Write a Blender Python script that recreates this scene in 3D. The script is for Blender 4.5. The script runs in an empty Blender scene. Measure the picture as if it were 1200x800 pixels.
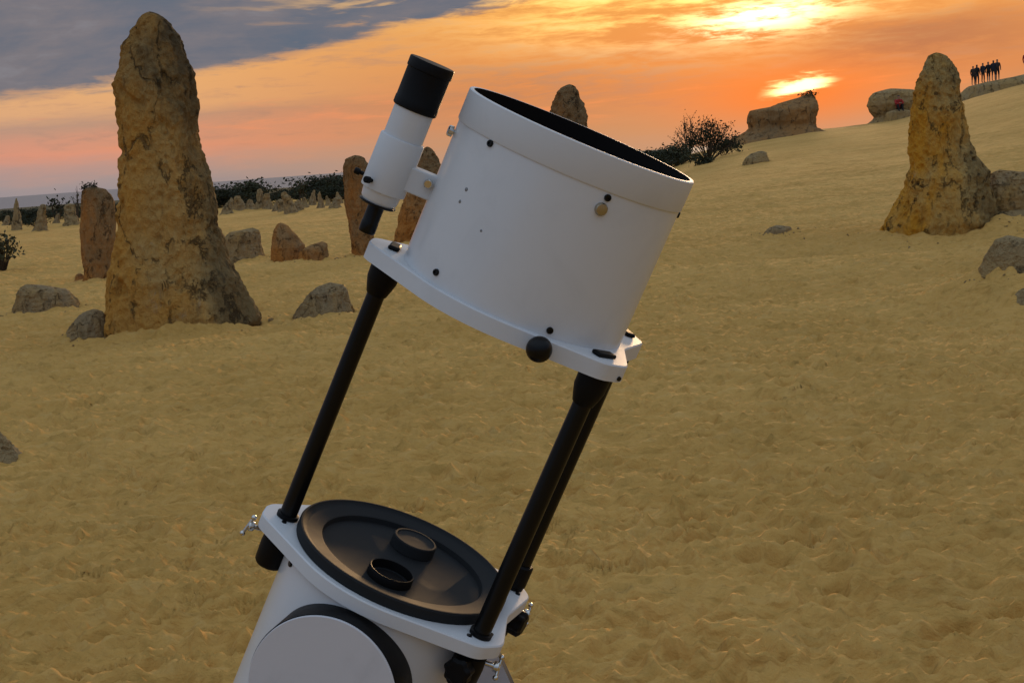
import bpy, bmesh, math, random
import numpy as np
from mathutils import Vector, Matrix, Quaternion
R = math.radians
random.seed(7)
scene = bpy.context.scene
col = scene.collection

# ------------------------------------------------------------------ camera
CAM = np.array([0.0, 0.0, 1.40])
FPX = 1680.0
ROLL = math.atan(.073)
PITCH = math.atan(213 * math.cos(ROLL) / FPX)
_fw = np.array([0, math.cos(PITCH), -math.sin(PITCH)])
_r0 = np.array([1., 0, 0]); _u0 = np.array([0, math.sin(PITCH), math.cos(PITCH)])
_rt = math.cos(ROLL) * _r0 - math.sin(ROLL) * _u0
_up = math.sin(ROLL) * _r0 + math.cos(ROLL) * _u0
CM = np.stack([_rt, _up, -_fw], 1)
cd = bpy.data.cameras.new('camera')
cd.sensor_width = 36; cd.lens = 36 * FPX / 1200
cd.clip_start = 0.05; cd.clip_end = 90000
cam = bpy.data.objects.new('camera', cd); col.objects.link(cam)
cam.matrix_world = Matrix([list(CM[i]) + [CAM[i]] for i in range(3)] + [[0, 0, 0, 1]])
scene.camera = cam

# ------------------------------------------------------------------ colour management
vs = scene.view_settings
vs.view_transform = 'Standard'; vs.look = 'None'; vs.exposure = 0; vs.gamma = 1
vs.use_curve_mapping = False

def lin(r, g, b):
    f = lambda c: (c / 255) / 12.92 if c / 255 <= .04045 else ((c / 255 + .055) / 1.055) ** 2.4
    return (f(r), f(g), f(b), 1)

# ------------------------------------------------------------------ node helpers
class NT:
    def __init__(s, nt): s.nt = nt; s.n = nt.nodes; s.l = nt.links
    def node(s, t, **k):
        x = s.n.new(t)
        for a, b in k.items(): setattr(x, a, b)
        return x
    def put(s, sock, v):
        if isinstance(v, X): s.l.new(v.s, sock)
        elif hasattr(v, 'is_output'): s.l.new(v, sock)
        elif v is not None: sock.default_value = v
    def m(s, op, a, b=None, c=None, clamp=False):
        x = s.node('ShaderNodeMath', operation=op, use_clamp=clamp)
        for i, v in enumerate((a, b, c)):
            if v is not None: s.put(x.inputs[i], v)
        return X(s, x.outputs[0])
    def mix(s, fac, a, b, blend='MIX'):
        x = s.node('ShaderNodeMix', data_type='RGBA', blend_type=blend); x.clamp_factor = True
        s.put(x.inputs[0], fac); s.put(x.inputs[6], a); s.put(x.inputs[7], b)
        return X(s, x.outputs[2])
    def sstep(s, lo, hi, v):
        x = s.node('ShaderNodeMapRange', interpolation_type='SMOOTHSTEP')
        s.put(x.inputs[0], v); s.put(x.inputs[1], lo); s.put(x.inputs[2], hi)
        x.inputs[3].default_value = 0; x.inputs[4].default_value = 1
        return X(s, x.outputs[0])
    def noise(s, vec, scale=1, detail=4, rough=.5, dist=0, w=None):
        x = s.node('ShaderNodeTexNoise')
        if w is not None:
            x.noise_dimensions = '4D'; x.inputs['W'].default_value = w
        s.put(x.inputs['Vector'], vec); x.inputs['Scale'].default_value = scale
        x.inputs['Detail'].default_value = detail; x.inputs['Roughness'].default_value = rough
        x.inputs['Distortion'].default_value = dist
        return X(s, x.outputs['Fac'])
    def xyz(s, a, b, c):
        x = s.node('ShaderNodeCombineXYZ')
        for i, v in enumerate((a, b, c)): s.put(x.inputs[i], v)
        return X(s, x.outputs[0])
    def sep(s, v):
        x = s.node('ShaderNodeSeparateXYZ'); s.put(x.inputs[0], v)
        return [X(s, x.outputs[i]) for i in range(3)]
    def ramp(s, fac, stops, interp='LINEAR'):
        x = s.node('ShaderNodeValToRGB'); cr = x.color_ramp; cr.interpolation = interp
        while len(cr.elements) < len(stops): cr.elements.new(.5)
        for e, (p, c) in zip(cr.elements, stops): e.position = p; e.color = c
        s.put(x.inputs[0], fac)
        return X(s, x.outputs[0])
class X:
    def __init__(s, t, sock): s.t = t; s.s = sock
    def __add__(s, o): return s.t.m('ADD', s, o)
    __radd__ = __add__
    def __sub__(s, o): return s.t.m('SUBTRACT', s, o)
    def __rsub__(s, o): return s.t.m('SUBTRACT', o, s)
    def __mul__(s, o): return s.t.m('MULTIPLY', s, o)
    __rmul__ = __mul__
    def __truediv__(s, o): return s.t.m('DIVIDE', s, o)
def gauss(t, a, b=None):
    q = a * a if b is None else a * a + b * b
    return t.m('EXPONENT', q * -1.0)

# ------------------------------------------------------------------ sky (world)
SUN_AZ, SUN_EL = 10.8, 4.2
world = bpy.data.worlds.new('World'); scene.world = world; world.use_nodes = True
world.node_tree.nodes.clear()
t = NT(world.node_tree)
tc = t.node('ShaderNodeTexCoord')
dx, dy, dz = t.sep(tc.outputs['Generated'])
el = t.m('ARCSINE', dz) * 57.2958
az = t.m('ARCTAN2', dx, dy) * 57.2958
# stretched cloud coordinates: noise of the direction, flattened near the horizon
st = t.xyz(dx * 4.0, dy * 4.0, dz * 26.0)
st2 = t.xyz(dx * 9.0, dy * 9.0, dz * 75.0)
n1 = t.noise(st, 1.6, 5, .55, .3)
n2 = t.noise(st2, 1.3, 5, .6, .4)
n4 = t.noise(t.xyz(dx * 16.0, dy * 16.0, dz * 90.0), 2.6, 6, .62, .35)
n3 = t.noise(t.xyz(dx * 3.0, dy * 3.0, dz * 9.0), 2.2, 6, .6, .3)
azs = t.m('WRAP', az - SUN_AZ, 180., -180.)
wsun = gauss(t, azs / 62.)
# low warm sky
elw = (el + (n1 - .5) * 1.3 + (n4 - .5) * .5)
left = t.sstep(2., -16., az)
low_r = t.ramp(elw / 16., [(0, lin(196, 150, 116)), (.06, lin(202, 146, 102)), (.15, lin(214, 138, 82)),
                           (.27, lin(228, 150, 80)), (.42, lin(238, 168, 80)), (.7, lin(196, 170, 140)), (1, lin(170, 170, 172))])
low_l = t.ramp(elw / 16., [(0, lin(158, 142, 138)), (.03, lin(172, 147, 136)), (.065, lin(204, 150, 124)), (.095, lin(234, 150, 106)), (.125, lin(222, 150, 108)),
                           (.156, lin(200, 150, 112)), (.19, lin(238, 174, 108)), (.26, lin(246, 180, 102)), (.4, lin(230, 180, 112)), (.7, lin(196, 170, 140)), (1, lin(170, 170, 172))])
low = t.mix(left, low_r, low_l)
# grey-violet streaks through the warm band
streak = t.sstep(.50, .66, n2 * .6 + n4 * .4) * t.sstep(0.6, 2.2, el) * t.sstep(9., 5., el)
low = t.mix(streak * .55, low, lin(186, 136, 104))
pink = t.sstep(.53, .68, 1.0 - n2) * t.sstep(.8, 1.8, el) * t.sstep(3.6, 2.2, el)
low = t.mix(pink * .55, low, lin(246, 150, 92))
# dusk colour of the low sky away from the sun
low = t.mix(wsun, lin(126, 142, 168), low)
# greyer patch of cloud around and below the sun
patch = gauss(t, (az - 3.5) / 6.5, (el - 3.0) / 1.15) * t.sstep(.42, .58, n2 * .5 + n4 * .5)
low = t.mix(patch * .8, low, lin(186, 134, 100))
patch2 = gauss(t, (az - 16.5) / 4.5, (el - 3.5 - (n4 - .5) * 1.6) / .95)
low = t.mix(patch2 * .85, low, lin(186, 122, 84))
glow3 = gauss(t, (az - 11.6) / 4.2, (el - 1.7) / 1.15)
low = t.mix(glow3 * .75, low, lin(250, 122, 44))
# sun glow and the bright torn cloud
def addc(a, fac, c):
    return t.mix(fac, a, c, 'ADD')
glow = gauss(t, (az - 11.5) / 9., (el - 3.4) / 3.2)
low = addc(low, glow * .75 * (1.0 - patch2 * .7), (.30, .07, .0, 1))
above = t.sstep(5.4, 8.0, el)
glow2 = gauss(t, (az - 8.5) / (above * 16. + 7.5), (el - 5.4) / (above * 9.5 + 1.5))
torn = t.sstep(.42, .62, n2 * .45 + n1 * .2 + n4 * .35)
low = addc(low, glow2 * torn, (1.1, .78, .22, 1))
core = gauss(t, (az - 10.6 - (el - 4.7) * .8) / 2.3, (el - 4.75 - (n2 - .5) * 1.2) / .62) * t.sstep(.40, .56, n2 * .45 + n4 * .55)
low = addc(low, core, (2.2, 2.0, 1.15, 1))
c2x = (az - 11.9); c2y = el - 1.95 - c2x * .13 + (n2 - .5) * 1.2 + (n1 - .5) * .6 + (n4 - .5) * .9
core2 = gauss(t, (c2x - .0) / 1.25, c2y / .36)
low = addc(low, t.sstep(.12, .9, core2), (2.6, 2.1, .9, 1))
# grey cloud bank, lower edge rising towards the sun
edge = 5.75 + az * .16 + az * az * .0018 + (n1 - .5) * 1.1 + (n2 - .5) * .9 + (n4 - .5) * .8
bank = t.sstep(-.12, .40, el - edge) * t.sstep(9., 1., az + (n1 - .5) * 9.)
bank = bank * t.sstep(-150., -70., az)
bcol = t.ramp(n3 * .84 + n4 * .16, [(.30, lin(94, 106, 122)), (.43, lin(108, 111, 122)), (.53, lin(124, 119, 124)), (.63, lin(136, 134, 140)), (.76, lin(184, 190, 198))])
gap = t.sstep(.56, .70, n2) * t.sstep(-14., 0., az)
bank = bank * (1.0 - gap * .8)
skyc = t.mix(bank, low, bcol)
# upper sky: high thin cloud over pale dusk blue, the clear part from the sky model
ns = t.node('ShaderNodeTexSky', sky_type='NISHITA', sun_disc=False)
ns.sun_elevation = R(SUN_EL); ns.sun_rotation = R(SUN_AZ); ns.altitude = 10
clr = t.mix(1.0, X(t, ns.outputs[0]), (.12, .12, .12, 1), 'MULTIPLY')
clr = addc(clr, 1.0, (.36, .45, .58, 1))
upc = t.mix(t.sstep(.40, .66, n3) * .8, clr, lin(200, 208, 220))
umask = t.sstep(13., 46., el + (n3 - .5) * 14. - gauss(t, azs / 40.) * 8.)
skyc = t.mix(umask, skyc, upc)
bg = t.node('ShaderNodeBackground'); t.put(bg.inputs[0], skyc); bg.inputs[1].default_value = 1.0
wo = t.node('ShaderNodeOutputWorld'); t.l.new(bg.outputs[0], wo.inputs[0])

# ------------------------------------------------------------------ sun, veiled by cloud
sl = bpy.data.lights.new('sun', 'SUN'); sl.energy = 2.0; sl.angle = R(8); sl.color = (1, .62, .30)
sun = bpy.data.objects.new('sun', sl); col.objects.link(sun)
sd = Vector((math.sin(R(SUN_AZ)) * math.cos(R(SUN_EL)), math.cos(R(SUN_AZ)) * math.cos(R(SUN_EL)), math.sin(R(SUN_EL))))
sun.rotation_euler = sd.to_track_quat('Z', 'Y').to_euler()
sun.location = (20, 60, 30)

# ------------------------------------------------------------------ numpy noise
def _hash(ix, iy, iz, seed):
    h = (ix.astype(np.int64) * 374761393 + iy.astype(np.int64) * 668265263 + iz.astype(np.int64) * 2147483647 * 3 + seed * 1274126177) & 0xFFFFFFFF
    h = ((h ^ (h >> 13)) * 1274126177) & 0xFFFFFFFF
    h = ((h ^ (h >> 16)) * 2246822519) & 0xFFFFFFFF
    return (h ^ (h >> 15)) & 0xFFFFFFFF
def noise2(x, y, seed=0):
    xi = np.floor(x); yi = np.floor(y); xf = x - xi; yf = y - yi
    u = xf * xf * xf * (xf * (xf * 6 - 15) + 10); v = yf * yf * yf * (yf * (yf * 6 - 15) + 10)
    z = np.zeros(1, np.int64); out = 0
    for a in (0, 1):
        for b in (0, 1):
            g = _hash(xi + a, yi + b, z, seed) * (2 * np.pi / 4294967296.)
            d = np.cos(g) * (xf - a) + np.sin(g) * (yf - b)
            out = out + d * (u if a else 1 - u) * (v if b else 1 - v)
    return out * 1.41
def noise3(x, y, z, seed=0):
    xi = np.floor(x); yi = np.floor(y); zi = np.floor(z); xf = x - xi; yf = y - yi; zf = z - zi
    f = lambda q: q * q * q * (q * (q * 6 - 15) + 10)
    u, v, w = f(xf), f(yf), f(zf); out = 0
    for a in (0, 1):
        for b in (0, 1):
            for c in (0, 1):
                h = _hash(xi + a, yi + b, zi + c, seed)
                g1 = (h & 1023) / 511.5 - 1; g2 = ((h >> 10) & 1023) / 511.5 - 1; g3 = ((h >> 20) & 1023) / 511.5 - 1
                d = g1 * (xf - a) + g2 * (yf - b) + g3 * (zf - c)
                out = out + d * (u if a else 1 - u) * (v if b else 1 - v) * (w if c else 1 - w)
    return out * 1.15
def sm(a, b, x):
    q = np.clip((x - a) / (b - a), 0, 1); return q * q * (3 - 2 * q)

# ------------------------------------------------------------------ terrain
_AZ = np.degrees(np.arctan((np.array([-3000, -300, 200, 600, 745, 800, 860, 965, 1000, 1060, 1135, 1155, 1200, 1320, 1700, 3500]) - 600) / FPX))
_RZ = np.array([0, 0, 0, .15, .40, .42, 1.35, 1.95, 1.88, 1.95, 2.9, 3.2, 3.65, 4.6, 6.0, 5.0])
def base_h(x, y):
    """large shapes of the ground, metres"""
    r = np.hypot(x, y); a = np.degrees(np.arctan2(x, y))
    ridge = (np.interp(a - 1.2, _AZ, _RZ) + 2 * np.interp(a, _AZ, _RZ) + np.interp(a + 1.2, _AZ, _RZ)) / 4
    ridge = ridge * (1 + .05 * noise2(x * .06, y * .06, 5))
    ridge = np.where(ridge > 1.4, 1.4 + (ridge - 1.4) * 1.143, ridge)
    q = np.clip((r - 21) / (112 - 21), 0, 1)
    up = ridge * (.35 * q + .65 * q * q * (3 - 2 * q)) * (a < 120) * (a > -60)
    down = sm(112, 205, r)
    z = up * (1 - down)
    z = z - np.maximum(r - 75, 0) * .0077 * sm(-80, -40, a + 0 * r) * np.where(a < 7, 1, down)
    # low swells in the open sand, and the shallow trough behind the first crest
    z = z + .10 * noise2(x * .16 + 3.1, y * .13 + 8.2, 1) * sm(4, 9, r) * (1 - sm(50, 90, r))
    z = z + .05 * noise2(x * .45, y * .40, 2) * (1 - sm(30, 60, r))
    z = z - .22 * np.exp(-((r - 18.6 - .02 * a) / 1.6) ** 2) * sm(3, 9, a)
    z = z + .07 * np.exp(-((r - 16.4) / 1.5) ** 2) * sm(3, 9, a)
    z = z - .10 * np.exp(-((r - 14.6) / 1.6) ** 2) * sm(-6, -11, a) + .05 * np.exp(-((r - 12.0) / 1.1) ** 2) * sm(-2, -9, a)
    # a low mound on the right
    z = z + .30 * np.exp(-((x - 4.20) / .62) ** 2 - ((y - 11.8) / .65) ** 2)
    return z
def ripple(x, y, r):
    """trampled, wind-smoothed sand: crests and hollows"""
    wx = x + .12 * noise2(x * 1.7, y * 1.7, 11); wy = y + .12 * noise2(x * 1.7 + 9, y * 1.7, 12)
    far = 1 - sm(60, 110, r)
    z = .022 * (noise2(wx * 1.1, wy * 1.35, 3)) * far
    b = np.abs(noise2(wx * 1.9, wy * 3.3, 4)); z = z - (.034 * (b - .28)) * far
    b = np.abs(noise2(wx * 3.5 + 5, wy * 7.2, 6)); z = z - (.058 * (b - .28)) * (1 - sm(30, 60, r))
    b = np.abs(noise2(wx * 6.4 + 2, wy * 13.5, 8)); z = z - (.052 * (b - .28)) * (1 - sm(22, 42, r))
    b = np.abs(noise2(wx * 11 + 7, wy * 25, 9)); z = z - (.027 * (b - .28)) * (1 - sm(11, 22, r))
    b = noise2(wx * 10, wy * 14, 7); z = z + .004 * b * (1 - sm(9, 18, r))
    return z

cols_deg = np.concatenate([np.linspace(-180, -60, 26)[:-1], np.linspace(-60, -23, 60)[:-1], np.linspace(-23, 23, 721), np.linspace(23, 60, 60)[1:], np.linspace(60, 180, 26)[1:-1]])
rows_r = np.concatenate([np.geomspace(.25, 3.1, 60)[:-1], np.geomspace(3.1, 42, 800)[:-1], np.geomspace(42, 112, 230)[:-1], np.geomspace(112, 200, 40)[:-1], np.geomspace(200, 4300, 50)])
NC, NR = len(cols_deg), len(rows_r)
AA, RR = np.meshgrid(np.radians(cols_deg), rows_r)
GX = RR * np.sin(AA); GY = RR * np.cos(AA)
GZ = base_h(GX, GY)
nearrows = rows_r < 112
GZ[nearrows] += ripple(GX[nearrows], GY[nearrows], RR[nearrows])

def dent(px, py, hd, ln, wd, dp, tread=0, rim=.35):
    r = math.hypot(px, py); a = math.degrees(math.atan2(px, py)); m = ln * 1.3
    i0, i1 = np.searchsorted(rows_r, [r - m, r + m]); da = math.degrees(m / r)
    j0, j1 = np.searchsorted(cols_deg, [a - da, a + da])
    if i1 <= i0 or j1 <= j0: return
    x = GX[i0:i1, j0:j1] - px; y = GY[i0:i1, j0:j1] - py
    c, s = math.cos(hd), math.sin(hd)
    u = (x * s + y * c); v = (x * c - y * s)
    v = v / (1 + .25 * np.clip(u / ln * 2, -1, 1))
    q = np.sqrt((u / (ln / 2)) ** 2 + (v / (wd / 2)) ** 2)
    d = -dp * (1 - sm(.55, 1.05, q)) + dp * rim * np.exp(-((q - 1.25) / .22) ** 2)
    if tread: d = d + dp * .42 * np.sign(np.sin(2 * np.pi * (u + np.abs(v) * .6) / tread)) * (1 - sm(.7, .95, q))
    GZ[i0:i1, j0:j1] += d
rnd = random.Random(3)
# worn, half blown-over hollows
for k in range(3600):
    r = 3.2 + 26 * rnd.random() ** 1.3; a = R(rnd.uniform(-24, 24))
    dent(r * math.sin(a), r * math.cos(a), rnd.uniform(0, 6.28), rnd.uniform(.10, .26), rnd.uniform(.07, .15), rnd.uniform(.006, .016), 0, rnd.uniform(.3, .9))
# walking trails
for k in range(26):
    r = rnd.uniform(3.4, 11); a = R(rnd.uniform(-20, 24)); x, y = r * math.sin(a), r * math.cos(a)
    hd = rnd.uniform(0, 6.28); tr = rnd.choice([0, .024, .030])
    for j in range(rnd.randint(6, 14)):
        sd_ = .09 if j % 2 else -.09
        dent(x + sd_ * math.cos(hd), y - sd_ * math.sin(hd), hd + rnd.uniform(-.15, .15) , .28, .10, rnd.uniform(.012, .020), tr, .5)
        x += .62 * math.sin(hd); y += .62 * math.cos(hd); hd += rnd.uniform(-.14, .14)

def ground(x, y):
    """height of the finished ground sheet at a point"""
    r = math.hypot(x, y); a = math.degrees(math.atan2(x, y))
    i = int(np.clip(np.searchsorted(rows_r, r) - 1, 0, NR - 2)); j = int(np.clip(np.searchsorted(cols_deg, a) - 1, 0, NC - 2))
    fr = (r - rows_r[i]) / (rows_r[i + 1] - rows_r[i]); fc = (a - cols_deg[j]) / (cols_deg[j + 1] - cols_deg[j])
    return float(GZ[i, j] * (1 - fr) * (1 - fc) + GZ[i + 1, j] * fr * (1 - fc) + GZ[i, j + 1] * (1 - fr) * fc + GZ[i + 1, j + 1] * fr * fc)
def ray(px, py):
    return CM @ np.array([(px - 600) / FPX, (400 - py) / FPX, -1.0])
def at(px, py):
    """ground point seen at a pixel of the photograph"""
    d = ray(px, py); hs = math.hypot(d[0], d[1]); prev = None
    s = np.geomspace(3, 130, 1500)[:, None]; p = CAM + d * (s / hs); q = p[:, 2] - base_h(p[:, 0], p[:, 1])
    k = np.nonzero(q < 0)[0]
    return p[k[0]] if len(k) else p[-1]
def aim(px, py, r):
    """ground point at r metres in the direction of a pixel"""
    d = ray(px, py); a = math.atan2(d[0], d[1]); x, y = r * math.sin(a), r * math.cos(a)
    return np.array([x, y, ground(x, y)])
def onplane(px, py, P):
    """point of a pixel on the upright plane through P that faces the camera's foot"""
    n = np.array([P[0], P[1], 0.0]); n /= np.linalg.norm(n)
    d = ray(px, py); return CAM + d * (((np.array(P) - CAM) @ n) / (d @ n))

# ------------------------------------------------------------------ materials
MATS = {}
def mat(name):
    m = bpy.data.materials.new(name); m.use_nodes = True; m.node_tree.nodes.clear()
    tt = NT(m.node_tree); b = tt.node('ShaderNodeBsdfPrincipled'); o = tt.node('ShaderNodeOutputMaterial')
    tt.l.new(b.outputs[0], o.inputs[0]); MATS[name] = m
    return m, tt, b
def bump(tt, b, h, strength, dist):
    x = tt.node('ShaderNodeBump'); x.inputs['Strength'].default_value = strength; x.inputs['Distance'].default_value = dist
    tt.put(x.inputs['Height'], h); tt.l.new(x.outputs[0], b.inputs['Normal'])
def simple(name, c, rough=.5, metal=0, var=.12, scale=30, bmp=0, coat=0, spec=.5):
    m, tt, b = mat(name); co = tt.node('ShaderNodeTexCoord').outputs['Object']
    n = tt.noise(co, scale, 5, .6)
    d = tuple(v * (1 - var) for v in c[:3]) + (1,); e = tuple(min(v * (1 + var), 1) for v in c[:3]) + (1,)
    tt.put(b.inputs['Base Color'], tt.mix(n, d, e)); tt.put(b.inputs['Roughness'], n * .2 + (rough - .1))
    b.inputs['Metallic'].default_value = metal; b.inputs['Coat Weight'].default_value = coat
    b.inputs['Specular IOR Level'].default_value = spec
    if bmp: bump(tt, b, n, .5, bmp)
    return m
def sand_mat():
    m, tt, b = mat('sand'); g = tt.node('ShaderNodeNewGeometry'); P = X(tt, g.outputs['Position'])
    x, y, z = tt.sep(P)
    a = tt.noise(P, .35, 4, .6); c = tt.noise(P, 2.2, 5, .65); e = tt.noise(P, 14, 6, .7); gr = tt.noise(P, 220, 3, .7)
    base = tt.mix(tt.sstep(.3, .7, a), (.55, .308, .078, 1), (.65, .376, .105, 1))
    base = tt.mix(tt.sstep(.5, .8, c) * .55, base, (.41, .26, .08, 1))
    base = tt.mix(tt.sstep(.58, .8, tt.noise(P, .9, 5, .6, .5)) * .35, base, (.38, .21, .056, 1))
    mo = tt.noise(tt.xyz(x * 1., y * 2.2, z), 5.5, 6, .65, .6)
    base = tt.mix(tt.sstep(.50, .68, mo) * .5, base, (.38, .225, .055, 1))
    base = tt.mix(tt.sstep(.52, .68, 1.0 - mo) * .35, base, (.64, .42, .15, 1))
    base = tt.mix(tt.sstep(.60, .72, e) * .35, base, (.34, .20, .05, 1))
    base = tt.mix(tt.sstep(.66, .74, gr) * .5, base, (.24, .16, .07, 1))
    base = tt.mix(tt.sstep(.70, .78, 1.0 - gr) * .3, base, (.60, .45, .22, 1))
    # scrub-covered plain beyond the sand
    rr = tt.m('SQRT', x * x + y * y)
    sc = tt.sstep(95, 130, rr + (a - .5) * 40.) 
    base = tt.mix(sc, base, tt.mix(c, (.030, .035, .018, 1), (.075, .075, .04, 1)))
    tt.put(b.inputs['Base Color'], base); b.inputs['Roughness'].default_value = .95
    b.inputs['Specular IOR Level'].default_value = .15
    rp = tt.noise(tt.xyz(x * 6., y * 9., z), 1.3, 6, .6, .4)
    rb = tt.noise(tt.xyz(x, y * 1.6, z), 1.7, 4, .6, .3)
    rp2 = tt.noise(tt.xyz(x * 9., y * 24., z), 1.4, 4, .55, .15)
    bump(tt, b, rp * .34 + rp2 * .34 + e * .24 + gr * .05 + rb * 2.6, .9, .060)
    return m
sand_mat()
def rock_mat(name, ochre, grey, dark, seed, side=0.0, darkamt=.5, topdark=.4, hgt=3.0, sc=1.0, flank=0.0, pits=0.0):
    m, tt, b = mat(name); co = X(tt, tt.node('ShaderNodeTexCoord').outputs['Object'])
    x, y, z = tt.sep(co)
    v = tt.xyz(x * sc, y * sc, z * sc * .55)
    big = tt.noise(v, 1.6, 5, .6, .6, seed); med = tt.noise(v, 6.5, 6, .65, .3, seed + 3); fine = tt.noise(co, 34 * sc, 5, .7, 0, seed + 5)
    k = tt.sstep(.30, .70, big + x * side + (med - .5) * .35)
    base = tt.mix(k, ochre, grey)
    base = tt.mix(tt.sstep(.50, .66, med) * .5, base, tuple(q * .70 for q in ochre[:3]) + (1,))
    pale = tt.sstep(.60, .70, tt.noise(v, 3.6, 6, .7, .8, seed + 9))
    base = tt.mix(pale * .38, base, (.42, .34, .24, 1))
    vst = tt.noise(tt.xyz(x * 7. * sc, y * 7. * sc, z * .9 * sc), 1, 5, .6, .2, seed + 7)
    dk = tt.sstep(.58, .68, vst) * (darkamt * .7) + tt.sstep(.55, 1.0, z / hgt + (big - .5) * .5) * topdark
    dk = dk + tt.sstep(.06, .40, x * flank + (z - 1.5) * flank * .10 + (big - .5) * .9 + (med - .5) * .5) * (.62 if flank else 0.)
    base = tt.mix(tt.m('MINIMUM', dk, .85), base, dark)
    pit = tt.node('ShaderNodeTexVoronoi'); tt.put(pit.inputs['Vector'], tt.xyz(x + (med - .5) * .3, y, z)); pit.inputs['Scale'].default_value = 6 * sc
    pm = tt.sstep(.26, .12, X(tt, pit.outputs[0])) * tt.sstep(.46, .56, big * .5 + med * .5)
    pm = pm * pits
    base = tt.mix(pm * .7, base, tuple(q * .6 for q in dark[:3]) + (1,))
    base = tt.mix(tt.sstep(.55, .75, fine) * .35, base, tuple(q * .5 for q in grey[:3]) + (1,))
    ck = tt.node('ShaderNodeTexVoronoi'); ck.feature = 'DISTANCE_TO_EDGE'; ck.inputs['Scale'].default_value = 2.6 * sc
    tt.put(ck.inputs['Vector'], tt.xyz(x + (med - .5) * .5, y + (fine - .5) * .2, z * .45 + (big - .5) * .6))
    crk = tt.sstep(.035, .004, X(tt, ck.outputs[0])) * tt.sstep(.45, .56, med)
    base = tt.mix(crk * .6, base, dark)
    tt.put(b.inputs['Base Color'], base); b.inputs['Roughness'].default_value = .93
    b.inputs['Specular IOR Level'].default_value = .12
    rdg = tt.m('ABSOLUTE', tt.noise(v, 13, 5, .6, .4, seed + 21) - .5)
    bump(tt, b, med * .8 + fine * .45 + vst * .6 - pm * .6 - crk * .5 - rdg * 1.4, 1.0, .080 / sc)
    return m
OCH = (.63, .310, .062, 1); GRY = (.54, .355, .135, 1); DRK = (.060, .048, .032, 1)
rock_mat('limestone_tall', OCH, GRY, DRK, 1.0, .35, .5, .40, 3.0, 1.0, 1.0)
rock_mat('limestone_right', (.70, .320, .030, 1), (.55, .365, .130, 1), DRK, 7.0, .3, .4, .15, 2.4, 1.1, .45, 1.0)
rock_mat('limestone_brown', (.50, .205, .046, 1), (.35, .220, .10, 1), DRK, 3.0, .5, .4, .35, 1.6, 1.4)
rock_mat('limestone_grey', (.40, .245, .085, 1), (.35, .255, .14, 1), DRK, 5.0, 0, .35, .1, 1.0, 1.8)
rock_mat('limestone_pale', (.46, .29, .105, 1), (.40, .29, .15, 1), (.09, .07, .045, 1), 9.0, 0, .3, .1, 4.0, .7)
rock_mat('limestone_dune', (.40, .20, .065, 1), (.31, .20, .095, 1), (.08, .06, .038, 1), 11.0, 0, .4, .1, 6.0, .6)
simple('foliage_dark', (.030, .034, .016), .8, 0, .35, 3, spec=.2)
simple('foliage_olive', (.060, .060, .028), .8, 0, .35, 3, spec=.2)
simple('twig', (.07, .05, .032), .9, 0, .3, 12, spec=.1)
m, tt, b = mat('sea')
co = tt.node('ShaderNodeNewGeometry').outputs['Position']
b.inputs['Base Color'].default_value = (.30, .26, .25, 1); b.inputs['Roughness'].default_value = .75; b.inputs['Specular IOR Level'].default_value = .2
bump(tt, b, tt.noise(co, .02, 5, .6), .6, 3.0)

def white_paint(name, c, rough, dirt=.25):
    m, tt, b = mat(name); co = X(tt, tt.node('ShaderNodeTexCoord').outputs['Object'])
    n = tt.noise(co, 9, 6, .65, .6); f = tt.noise(co, 160, 3, .6); sp = tt.noise(co, 60, 4, .8)
    base = tt.mix(tt.sstep(.45, .8, n) * dirt, c, tuple(v * .72 for v in c[:3]) + (1,))
    base = tt.mix(tt.sstep(.70, .76, sp) * dirt, base, (.30, .27, .22, 1))
    tt.put(b.inputs['Base Color'], base); tt.put(b.inputs['Roughness'], n * .18 + rough)
    b.inputs['Specular IOR Level'].default_value = .42
    bump(tt, b, n * .7 + f * .12, .10, .004)
    return m
white_paint('white_enamel', (.66, .67, .68, 1), .12)
white_paint('white_powder_coat', (.64, .65, .66, 1), .42)
white_paint('white_laminate', (.62, .61, .63, 1), .5, .4)
simple('black_plastic', (.0045, .0043, .0045), .5, 0, .2, 60, .0004, spec=.14)
simple('black_cover_plastic', (.022, .0235, .025), .62, 0, .25, 14, .0003, spec=.06)
simple('black_metal', (.004, .0038, .0038), .32, 0, .2, 40, spec=.22)
simple('black_interior', (.010, .0085, .0085), .9, 0, .2, 20, spec=.1)
simple('chrome', (.62, .60, .56), .22, 1, .1, 30)
simple('brushed_bolt', (.42, .38, .30), .35, 1, .15, 50)
simple('grey_primer', (.22, .22, .22), .7)
simple('black_edge_banding', (.03, .028, .025), .55, 0, .2, 20)
simple('skin', (.34, .19, .12), .6, 0, .1, 20)
simple('hair', (.02, .014, .010), .7, 0, .2, 40)
simple('cloth_black', (.012, .012, .014), .9, 0, .2, 30)
simple('cloth_navy', (.016, .018, .028), .9, 0, .2, 30)
simple('cloth_brown', (.040, .026, .020), .9, 0, .2, 30)
simple('cloth_red', (.36, .022, .016), .85, 0, .2, 30)
simple('cloth_pale', (.34, .30, .25), .9, 0, .2, 30)

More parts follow.
